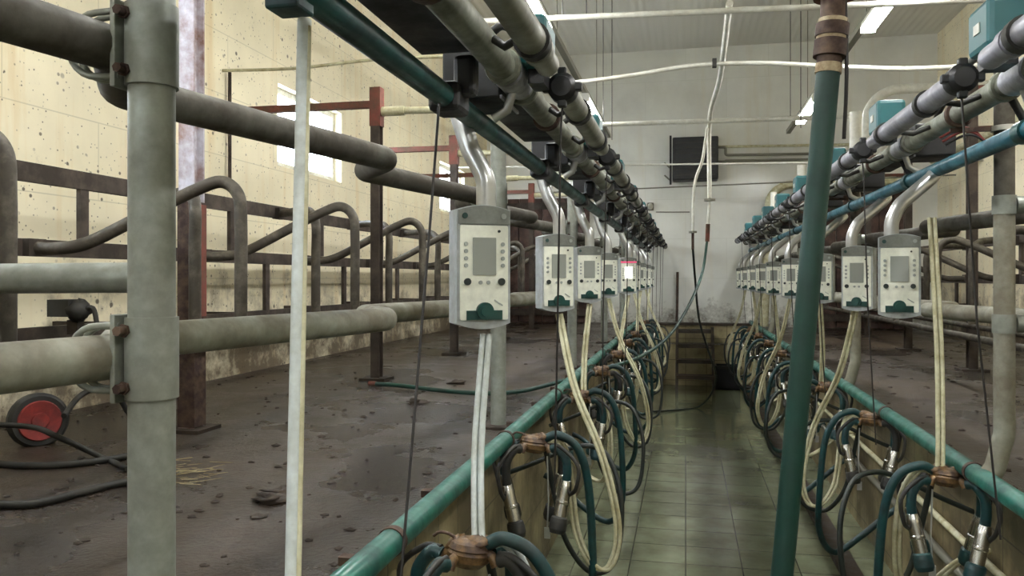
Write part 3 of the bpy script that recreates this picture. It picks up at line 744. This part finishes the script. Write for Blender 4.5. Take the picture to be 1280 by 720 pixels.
ring(ln+0.105, ln+0.115, 0.030, 'tan', 'tape_ring')
MB().tube([u*(ln+0.115), u*(ln+0.115)+Vector((0.005, 0, 0.16))], 0.0265, 20).build('riser', 'rust', t)
MB().lathe([(0.02, 0), (0.045, 0), (0.045, 0.02), (0.02, 0.02)], u*(ln+0.115)+Vector((0.005, 0, 0.045)), (0, 0, 1), 20).build('red_flange', 'redox', t)
MB().tube(spline([u*(ln+0.02)+Vector((0.03, 0, -0.16)), u*(ln)+Vector((0.035, -0.01, -0.02)), u*(ln)+Vector((0.034, -0.01, 0.1)), u*(ln)+Vector((0.028, -0.01, 0.24))], 6), 0.004, 6).build('cable', 'wire', t)

# ------------------------------------------------------------------ ceiling services
def hpipe(name, p, q, r, mat, label, cat='pipe'):
    return tag(MB().tube([p, q], r, 12).build(name, mat), label, cat)
def atY(px, py, Y):
    """the point on the plane y = Y seen at photo pixel"""
    xc = (px-640)/1000; d = Y/(xc*SN+CS); return P(px, py, d)
Y1, Y2 = 5.3, 8.3
a = atY(622, 26, Y1); b = atY(1245, -1, Y1)
hpipe('cross_pipe', a+(a-b)*0.08, b+(b-a)*0.02, 0.02, 'white_pipe', 'white cross pipe below the ceiling, the higher one near the lamps')
a2 = atY(745, 156, Y2); b2 = atY(1082, 145, Y2)
hpipe('cross_pipe', a2, b2, 0.024, 'white_pipe', 'white cross pipe with the hose drop hanging from it')
hpipe('tie_rod', (XL, 10.6, 1.53), (XR, 10.6, 1.42), 0.012, 'white_pipe', 'thin pale rod crossing in front of the black heater', 'rod')
hpipe('tie_rod', (XL, 11.6, 1.24), (XR, 11.6, 1.37), 0.01, 'rod', 'thin grey rod crossing just below the black heater', 'rod')
hpipe('tie_rod', atY(862, 184, 12.3), atY(1110, 180, 12.3), 0.02, 'cream', 'cream pipe on the back wall above the heater feed pipes', 'pipe')
t = tag(MB().tube(spline([atY(664, 106, 6.0), atY(720, 103, 6.0), atY(790, 94, 6.0), atY(850, 84, 6.0), atY(895, 80, 6.0), atY(960, 79, 6.0), atY(1040, 83, 6.0), atY(1130, 86, 6.0), atY(1222, 82, 6.0)], 6), 0.016, 12).build('slack_hose', 'white_pipe'), 'slack white hose strung across below the ceiling, clipped with black tie', 'hose')
MB().box((0, 0, 0), (0.03, 0.05, 0.06)).build('tie_clip', 'rubber', t).location = atY(893, 79, 6.0)
# hanging wires
for i, (px, py, Y) in enumerate([(733, 18, Y1), (754, 155, Y2), (703, 20, Y1), (765, 60, 6.8), (988, 60, Y2), (1001, 60, 6.8)]):
    yb = {0: 20, 1: 156, 2: 24, 3: 175, 4: 148, 5: 160}[i]
    p = atY(px, yb, Y)
    lab = 'thin hanger wire from the ceiling, %s' % ['above the window side lamps, beside the cross pipe end', 'at the end of the hose-drop cross pipe', 'next to the nearer window side lamp', 'between the two lamps on the window side', 'over the hose-drop cross pipe beside the green pipe', 'beside the far-side lamp trunk'][i]
    tag(MB().tube([p, (p.x, p.y, CEIL)], 0.0035, 6).build('hanger_wire', 'wire'), lab, 'wire')
# light trunks
def trunk(x, z, y0, y1, label):
    t = thing('lamp_trunking', label, 'trunking', (x, 0, z))
    MB().box((0, (y0+y1)/2, 0.0), (0.05, y1-y0, 0.05)).build('channel', 'rod', t)
    yy = y0+0.5
    while yy < y1:
        MB().tube([(0, yy, 0.02), (0, yy, CEIL-z-0.004)], 0.004, 6).build('suspension_rod', 'rod', t); yy += 2.9
trunk(-1.0, 1.9, YF+0.3, 10.7, 'grey lamp trunking hung below the ceiling, window side')
trunk(1.30, 1.9, YF+0.3, 10.9, 'grey lamp trunking hung below the ceiling, beyond the leaning green pipe')
def lamp(x, y, z, label, g):
    t = thing('batten_lamp', label, 'lamp', (x, y, z), 0, g)
    MB().prism([(-0.04, 0.0), (0.04, 0.0), (0.05, -0.045), (-0.05, -0.045)], -0.62, 0.62, 'y').build('housing', 'housing', t)
    for sx in (-1, 1): MB().tube([(sx*0.026, -0.59, -0.066), (sx*0.026, 0.59, -0.066)], 0.019, 12).build('tube', 'lamp', t)
    for sy in (-1, 1): MB().box((0, sy*0.605, -0.06), (0.1, 0.025, 0.05)).build('end_cap', 'housing', t)
for side, x in (('window side', -1.0), ('far side', 1.30)):
    for i, y in enumerate((-1.1, 2.2, 5.25, 8.7)):
        lamp(x, ydep(y, x) if y > 3 else y, 1.9-0.025, 'glowing white batten lamp on the %s trunking, %s' % (side, ['behind the viewer', 'above the viewer', 'the one over the higher cross pipe', 'the one toward the back wall'][i]), None)

# ------------------------------------------------------------------ hose drops
t = thing('wash_hose', 'dark green wash hose on white drop pipe, swung over to the window side platform', 'hose', tuple(atY(887, 150, Y2)))
o0 = Vector(t.location)
top = atY(912, 4, Y1)-o0; 
MB().tube(spline([top, (top*0.5)+Vector((0.02, 0, -0.03)), Vector((0, 0, 0)), atY(887, 248, Y2)-o0], 6), 0.022, 12).build('drop_pipe', 'white_pipe', t)
MB().lathe([(0.0, -0.012), (0.055, -0.012), (0.055, 0.012), (0.0, 0.012)], atY(887, 250, Y2)-o0, (0, 0, 1), 16).build('clamp_plate', 'rod', t)
MB().tube([atY(887, 250, Y2)-o0, atY(885, 282, Y2)-o0], 0.014, 10).build('nozzle', 'white_pipe', t)
MB().tube([atY(885, 280, Y2)-o0, atY(884, 302, Y2)-o0], 0.022, 10).build('coupling', 'redox', t)
hs = [atY(884, 300, Y2), P(878, 340, 7.9), P(862, 380, 7.4), P(836, 420, 6.7), P(800, 446, 6.1), P(750, 462, 5.5), P(700, 477, 5.02), P(650, 489, 4.66), P(600, 491.5, 4.60), P(550, 488, 4.72), P(500, 482, 4.92), P(470, 480, 4.99)]
hs = [h - o0 for h in hs]
MB().tube(spline(hs, 8), 0.0135, 12).build('hose', 'hose_green', t)
MB().tube([hs[-1], hs[-1]+(hs[-1]-hs[-2]).normalized()*0.05], 0.017, 10).build('hose_end', 'redox', t)
t = thing('rinse_hose', 'thin dark rinse hose on the shorter white drop, trailing over the pit floor', 'hose', tuple(atY(884, 160, Y2-0.05)))
o0 = Vector(t.location)
MB().tube(spline([Vector((0, 0, 0)), atY(878, 200, Y2-0.05)-o0, atY(868, 232, Y2-0.05)-o0, atY(866, 290, Y2-0.05)-o0], 6), 0.015, 10).build('drop_pipe', 'white_pipe', t)
MB().lathe([(0.0, -0.01), (0.04, -0.01), (0.04, 0.01), (0.0, 0.01)], atY(866, 290, Y2-0.05)-o0, (0, 0, 1), 14).build('clamp_plate', 'rod', t)
MB().tube([atY(866, 290, Y2-0.05)-o0, atY(866, 312, Y2-0.05)-o0], 0.014, 10).build('nozzle', 'rust', t)
fz = lambda px, py: P(px, py, (1.57-0.012)/(py-348)*1000)
hs = [P(866, 310, 8.05), P(869, 350, 8.2), P(874, 400, 8.5), P(886, 440, 8.9), P(895, 470, 9.3), P(888, 494, 9.6), fz(872, 509), fz(850, 512), fz(815, 515), fz(798, 519)]
MB().tube(spline([h-o0 for h in hs], 8), 0.0115, 10).build('hose', 'hose_dark', t)

# ------------------------------------------------------------------ back wall fittings
def P_w(px, py, off=0.0): return atY(px, py, YB-off)
a, b = P_w(841, 176), P_w(897, 227)
t = thing('unit_heater', 'black box heater mounted on the white back wall', 'heater', ((a.x+b.x)/2, YB-0.17, b.z))
W_, H_ = b.x-a.x, a.z-b.z
MB().box((0, 0, H_/2), (W_, 0.28, H_)).build('casing', 'black', t, 0.02)
g = MB()
for i in range(7): g.box((0, -0.145, H_*(0.12+0.125*i)), (W_*0.86, 0.012, 0.02))
g.build('louvre_grille', 'rubber', t)
for sx in (-1,):
    MB().box((sx*(W_/2+0.03), 0, H_*0.5), (0.03, 0.04, H_*1.15)).build('bracket', 'black', t)
    MB().tube([(sx*(W_/2+0.03), 0, H_*0.3), (sx*(W_/2+0.12), 0, H_*0.45)], 0.012, 8).build('lever', 'rod', t)
    MB().tube([(sx*(W_/2+0.03), 0, H_*0.02), (sx*(W_/2+0.12), 0, H_*0.15)], 0.012, 8).build('lever', 'rod', t)
for i, (y0, y1) in enumerate(((184, 194), (202, 201))):
    pts = [P_w(897, y0, 0.12), P_w(907, y0, 0.12), P_w(907, y1, 0.12), P_w(1075, y1-3, 0.12)]
    hp_ = MB().tube(fillet(pts, 0.03, 5), 0.02, 10).build('heater_pipe', 'rod'); tag(hp_, 'grey feed pipe running from the black heater, %s of two' % ('upper' if i == 0 else 'lower'), 'pipe')
p = P_w(813, 258, 0.06)
t = thing('wall_lamp', 'small dim bulkhead light on the back wall beside the milk pipe ends', 'lamp', tuple(p))
MB().box((0, 0.03, 0), (0.10, 0.05, 0.12)).build('backplate', 'rod', t, 0.01)
MB().blob((0, -0.01, 0), (0.04, 0.04, 0.05), 3, 0.0).build('globe', 'white_pipe', t)
p, q = P_w(847, 340, 0.1), P_w(846, 402, 0.1)
hpipe('stub_pole', p, q, 0.02, 'rust', 'short rusty upright pole against the back wall', 'pole')
hpipe('conduit', P_w(820, 265, 0.02), P_w(862, 265, 0.02), 0.008, 'rod', 'short thin conduit running from the bulkhead light on the back wall', 'conduit')
# steps in the pit end
t = thing('pit_steps', 'dark wet wooden steps leading out of the far end of the pit', 'steps', (0.13, YB-0.36, PIT_Z))
for i in range(4):
    z = 0.2+0.2*i; MB().box((0, -0.62+0.2*i, z), (0.5, 0.24, 0.05)).build('tread', 'wood_dark', t)
for sx in (-1, 1):
    MB().prism([(-0.80, 0.0), (-0.70, 0.0), (0.0, 0.7), (0.0, 0.86), (-0.12, 0.86)], sx*0.25-0.02, sx*0.25+0.02, 'x').build('stringer', 'wood_dark', t)
t = thing('crate', 'small black crate on the pit floor by the end ledge', 'crate', (0.58, YB-0.62, PIT_Z))
m = MB(); W_, D_, H_ = 0.34, 0.3, 0.34
m.box((0, 0, 0.01), (W_, D_, 0.02))
for s in (-1, 1):
    m.box((s*(W_/2-0.01), 0, H_/2), (0.02, D_, H_)); m.box((0, s*(D_/2-0.01), H_/2), (W_-0.04, 0.02, H_))
m.build('crate_body', 'black', t); MB().box((0, -D_/2-0.008, H_-0.02), (W_+0.03, 0.016, 0.04)).build('rim', 'rubber', t)

# ------------------------------------------------------------------ stall fronts along the walls
def stall_front(sx, X, zu, zl, z3, y0, y1, pitch, label, yph):
    t = thing('stall_rail', label, 'railing', (X, 0, 0))
    for nm, z, h in (('upper_bar', zu, 0.078), ('lower_bar', zl, 0.07), ('foot_bar', z3, 0.07)):
        MB().box((0, (y0+y1)/2, z), (0.03, y1-y0, h)).build(nm, 'brown', t)
    yy = yph
    while yy > y0+pitch: yy -= pitch
    while yy < y1:
        MB().box((0.0, yy, (zu+zl)/2), (0.022, 0.05, zu-zl-0.075)).build('upright', 'brown', t)
        if yy+0.5 < y1: MB().box((0, yy+0.40, (zl+z3)/2), (0.022, 0.05, zl-z3-0.07)).build('upright', 'brown', t)
        xw = (XL if sx < 0 else XR) - X
        MB().box((xw/2, yy+0.4, z3), (abs(xw), 0.04, 0.04)).build('wall_arm', 'brown', t)
        yy += pitch
stall_front(-1, -2.6, 0.43, 0.125, -0.235, 0.2, 11.9, LP, 'brown steel stall railing along the cream window wall', ydep(3.53, -2.6))
stall_front(1, 2.6, 0.32, -0.01, -0.33, 2.0, 11.9, RP, 'brown steel stall railing along the cream wall beyond the leaning green pipe', 5.9)
def loopA(sx, X0, X1, y, zs, label, g, sc=1.0):
    o = MB().tube(spline([(X0, y-0.25, zs), (X0-sx*0.0+(X1-X0)*0.12, y-0.24, zs-0.005), (X0+(X1-X0)*0.28, y-0.2, zs+0.02), (X0+(X1-X0)*0.55, y-0.12, zs+0.14*sc), (X0+(X1-X0)*0.78, y-0.04, zs+0.245*sc), (X0+(X1-X0)*0.90, y-0.01, zs+0.275*sc), (X0+(X1-X0)*0.985, y, zs+0.22*sc), (X1, y, zs+0.10*sc), (X1, y, zs-0.12), (X1, y, zs-0.36)], 7), 0.026, 14).build('divider_tube', 'loop')
    t = thing('stall_divider', label, 'divider', (X0, y-0.25, zs), 0, g); o.parent = t; o.matrix_parent_inverse = Matrix.Translation(-Vector(t.location))
    MB().box((0.0, 0, 0), (0.05, 0.09, 0.07)).build('mount_plate', 'brown', t)
def loopB(X0, X1, y, zu, label, g):
    t = thing('stall_hoop', label, 'divider', (X0, y+0.5, zu), 0, g)
    MB().tube(spline([(0, 0, 0), ((X1-X0)*0.45, -0.16, 0), ((X1-X0)*0.85, -0.42, -0.03), ((X1-X0), -0.5, -0.11), ((X1-X0), -0.5, -0.3), ((X1-X0), -0.5, -0.65)], 7), 0.026, 14).build('hoop_tube', 'loop', t)
    MB().box((0, 0, 0), (0.05, 0.09, 0.07)).build('mount_plate', 'brown', t)
for k in range(-1, 8):
    loopA(-1, -2.58, -1.8, 3.0+1.17*k, 0.125, 'grimy bent tube stall divider by the window wall, %s %s' % (ORD[k+1], CE), 'bent stall dividers on the window side')
    loopB(-2.58, -2.08, 3.1+1.16*k, 0.42, 'downward hooked stall tube by the window wall, %s %s' % (ORD[k+1], CE), 'hooked stall tubes on the window side')
hpipe('stall_foot_pipe', (-1.8, 1.5, -0.24), (-1.8, 11.8, -0.24), 0.022, 'loop', 'low grimy pipe carrying the bent dividers on the window side')
hpipe('stall_foot_pipe', (-2.08, 1.5, -0.24), (-2.08, 11.8, -0.24), 0.020, 'loop', 'low grimy pipe carrying the hooked stall tubes on the window side')
for k in range(0, 8):
    loopA(1, 2.58, 1.75, 3.9+1.15*k, 0.0, 'grimy bent tube stall divider beyond the leaning green pipe, %s %s' % (ORD[k], CE), 'bent stall dividers on the far side')
    loopB(2.58, 2.1, 4.3+1.15*k, 0.30, 'downward hooked stall tube beyond the leaning green pipe, %s %s' % (ORD[k], CE), 'hooked stall tubes on the far side')
hpipe('stall_foot_pipe', (1.75, 3.4, -0.37), (1.75, 11.8, -0.37), 0.022, 'loop', 'low grimy pipe carrying the bent dividers beyond the leaning green pipe')
hpipe('stall_foot_pipe', (2.1, 3.4, -0.36), (2.1, 11.8, -0.36), 0.020, 'loop', 'low grimy pipe carrying the hooked stall tubes beyond the leaning green pipe')

# columns with cross beams to the wall
for i in range(5):
    d = 3.58+1.8*i; X = -2.16 if i == 0 else -2.03; Y = ydep(d, X)
    t = thing('stall_column', ['flaking white and red steel column behind the big clamped post',
                               'brown steel column with red head and beam, beside the bright window',
                               'brown steel column on the window side, third from the camera end',
                               'brown steel column on the window side, fourth from the camera end',
                               'brown steel column on the window side, last before the back wall'][i], 'column', (X, Y, PLAT_L))
    top = CEIL-PLAT_L-0.03 if i == 0 else 1.95
    mm = 'column' if i == 0 else 'brown'; q = MB(); wd = 0.075 if i == 0 else 0.062
    q.box((0, 0, top/2), (0.008, wd, top)); q.box((0, wd/2, top/2), (wd, 0.008, top)); q.box((0, -wd/2, top/2), (wd, 0.008, top)); q.build('shaft', mm, t)
    MB().box((0, 0, 0.008), (0.18, 0.18, 0.016)).build('foot_plate', 'manure', t)
    if i == 0:
        MB().box((0.0, 0, 0.52), (0.085, 0.087, 1.0)).build('rusty_casing', 'rust', t)
        MB().box((0.03, 0, 0.76), (0.03, 0.09, 0.5)).build('red_edge', 'redox', t)
        MB().box((0, 0, 2.02+0.1), (0.085, 0.087, 0.35)).build('red_head', 'redox', t)
    else:
        MB().box((0, 0, top-0.12), (0.075, 0.075, 0.26)).build('red_head', 'redox', t)
        L_ = X-XL; MB().box((-L_/2, 0, top-0.10), (L_, 0.05, 0.045)).build('cross_beam', 'redox', t)
        MB().tube([(0.04, 0, top-0.15), (0.20, 0, top-0.15)], 0.032, 12).tube([(0.2, 0, top-0.15), (1.1, 0, top-0.17)], 0.024, 12).build('side_arm', 'cream', t)
for i in range(4):
    d = 6.26+1.8*i; X = 2.19; Y = ydep(d, X)
    t = thing('stall_column', 'brown steel column beyond the leaning green pipe, %s %s' % (ORD[i], CE), 'column', (X, Y, PLAT_R)); top = 2.3; wd = 0.065
    q = MB(); q.box((0, 0, top/2), (0.008, wd, top)); q.box((0, wd/2, top/2), (wd, 0.008, top)); q.box((0, -wd/2, top/2), (wd, 0.008, top)); q.build('shaft', 'brown', t)
    MB().box((0, 0, 0.008), (0.2, 0.18, 0.016)).build('foot_plate', 'manure', t)
    MB().box(((XR-X)/2, 0, top-0.1), (XR-X, 0.05, 0.05)).build('cross_beam', 'redox', t)
# wall conduit rod by the window and thin pipe over it
hpipe('wall_conduit', (XL+0.03, ydep(5.52, XL), 0.62), (XL+0.03, ydep(5.52, XL), 1.42), 0.012, 'brown', 'thin upright conduit on the cream wall beside the bright window', 'conduit')
a = Vector((XL+0.05, ydep(5.4, XL), 1.40)); 
tag(MB().tube(spline([a, a+Vector((0.5, 0.05, 0.0)), a+Vector((1.1, 0.1, 0.04)), a+Vector((1.75, 0.1, 0.02)), a+Vector((2.0, 0.12, -0.02))], 5), 0.011, 8).build('slack_line', 'cream'), 'thin cream line strung over the red beam by the bright window', 'line')
# pipes high on the far wall
for i, (z, r) in enumerate(((1.66, 0.04), (1.50, 0.03))):
    hpipe('wall_pipe', (XR-0.1, 3.0, z), (XR-0.1, YB-0.1, z), r, 'cream', 'cream pipe high along the wall beyond the leaning green pipe, %s of two' % ('upper' if i == 0 else 'lower'))
# elbow pipe
pts = [atY(1084, 240, 8.0), atY(1084, 113, 8.0), atY(1300, 104, 8.0)]
tag(MB().tube(fillet(pts, 0.28, 10), 0.045, 14).build('elbow_pipe', 'white_pipe'), 'grey-white elbow pipe rising behind the teal box and blue-grey cylinder', 'pipe')
pts = [atY(955, 408, 11.9), atY(962, 232, 11.9), atY(1120, 226, 11.9)]
tag(MB().tube(fillet(pts, 0.3, 10), 0.06, 14).build('elbow_pipe', 'cream'), 'cream elbow pipe in front of the back wall beside the leaning green pipe', 'pipe')
# coloured cables
pc = atY(1200, 160, 2.84); pd = atY(1238, 184, 2.84)
for i, mt_ in enumerate(('red', 'red', 'wire')):
    o = Vector((0.008*i, 0, -0.012*i)); tag(MB().tube(spline([pc+o+Vector((-0.06, 0, -0.03)), pc+o, (pc+pd)/2+o+Vector((0, 0, 0.02)), pd+o, pd+o+Vector((0.03, 0.0, -0.01))], 6), 0.004, 8).build('power_cable', mt_), '%s cable end beside the brown post with white sleeve, %s' % (['red', 'red', 'black'][i], ['the higher red one', 'the lower red one', 'below the red pair'][i]), 'cable')

# ------------------------------------------------------------------ platform clutter
G = lambda px, py, up=0.0: P(px, py, (0.68-up)/(py-348)*1000)
t = thing('hose_wheel', 'small black wheel with a red disc lying near the wall behind the thick rail', 'wheel', tuple(P(50, 526, 3.25)))
ax = Vector((0.80, -0.55, 0.05))
MB().lathe([(0.04, -0.03), (0.10, -0.03), (0.112, -0.015), (0.112, 0.015), (0.10, 0.03), (0.04, 0.03)], -ax.normalized()*0.03, ax, 28).build('tyre', 'rubber', t)
MB().lathe([(0.0, 0.012), (0.03, 0.014), (0.034, 0.004), (0.078, 0.008), (0.082, 0.0), (0.082, -0.02), (0, -0.02)], (0, 0, 0), ax, 28).build('red_disc', 'red', t)
def cable(pts, r, label):
    return tag(MB().tube(spline(pts, 8), r, 8).build('floor_cable', 'rubber'), label, 'cable')
cable([G(-30, 577, .012), G(30, 582, .012), G(90, 580, .012), G(150, 572, .012), G(200, 560, .012)], 0.013, 'black cable on the muddy platform, the middle one beside the clamped post')
cable([G(-30, 630, .012), G(40, 630, .012), G(100, 616, .012), G(150, 604, .012), G(200, 598, .012)], 0.013, 'black cable on the muddy platform, the one lying towards the viewer')
cable([P(-20, 530, 3.1), P(40, 534, 3.05), P(70, 545, 2.95), G(120, 568, .012), G(160, 586, .012)], 0.011, 'black cable running from the red disc across the mud')
cable([P(80, 520, 3.2), P(100, 495, 3.4), P(125, 485, 3.5), P(145, 492, 3.55), P(160, 515, 3.6), P(175, 528, 3.65)], 0.012, 'black hose arching up behind the thick rail near the red disc')
t = thing('grimy_motor', 'grimy black lump fixed under the straight pipe near the cream wall', 'motor', tuple(P(90, 388, 3.3)))
MB().box((-0.03, 0, 0.01), (0.10, 0.09, 0.07)).blob((0.03, 0, 0), (0.05, 0.05, 0.045), 5, 0.2).build('body', 'rubber', t)
MB().box((0.0, 0.02, -0.07), (0.05, 0.04, 0.06)).build('foot', 'brown', t)
MB().tube(spline([(0.05, 0, 0), (0.10, 0, 0.01), (0.12, 0, -0.06)], 5), 0.01, 8).build('lead', 'rubber', t)
# straw: nobody could count it
rnd = random.Random(3); m = MB()
for i in range(45):
    g = G(225+rnd.gauss(0, 18), 592+rnd.gauss(0, 7)); a = rnd.uniform(-0.5, 0.6); l = rnd.uniform(0.03, 0.09)
    dv = Vector((math.cos(a), math.sin(a), rnd.uniform(-0.1, 0.2)))*l
    g.z = PLAT_L+0.004; m.tube([g, g+Vector((dv.x, dv.y, abs(dv.z)))], 0.0011, 4)
o = m.build('straw', 'straw'); o['kind'] = 'stuff'; tag(o, 'scattered pale straw on the mud at the foot of the clamped post', 'straw')
m = MB()
for i in range(700):
    d = rnd.uniform(1.1, 9); px = rnd.uniform(-50, 820); X = (px-857)*CS*d/1000
    if not (XL+0.1 < X < PWL-0.03): continue
    s = rnd.uniform(0.003, 0.010)*(1.8 if rnd.random() < 0.06 else 1)
    m.blob((X, ydep(d, X), PLAT_L+s*0.15), (s*rnd.uniform(0.8, 1.8), s*rnd.uniform(0.8, 1.8), s*0.5), i, 0.4, 7, 5)
for i in range(260):
    d = rnd.uniform(2.4, 9); X = rnd.uniform(1.0, 3.3); s = rnd.uniform(0.004, 0.013)
    m.blob((X, ydep(d, X), PLAT_R+s*0.15), (s*rnd.uniform(0.8, 1.8), s*rnd.uniform(0.8, 1.8), s*0.5), i, 0.4, 7, 5)
o = m.build('manure', 'manure'); o['kind'] = 'stuff'; tag(o, 'dark manure crumbs scattered over the muddy platforms', 'manure')
for i, (px, py) in enumerate(((338, 628), (352, 620), (520, 505), (572, 480))):
    g = G(px, py); g.z = PLAT_L+0.01
    mm = MB()
    mm.blob((0, 0, 0), (0.05, 0.03, 0.014), 40+i, 0.7, 18, 9)
    o = mm.build('dung_pat', 'manure'); o.location = g
    tag(o, ['dark dung lump on the platform beside the white tube', 'smaller dung lump touching the one beside the white tube', 'dark dung lump between the thin cord and the green hose', 'dark dung lump beyond the green hose on the platform'][i], 'dung')
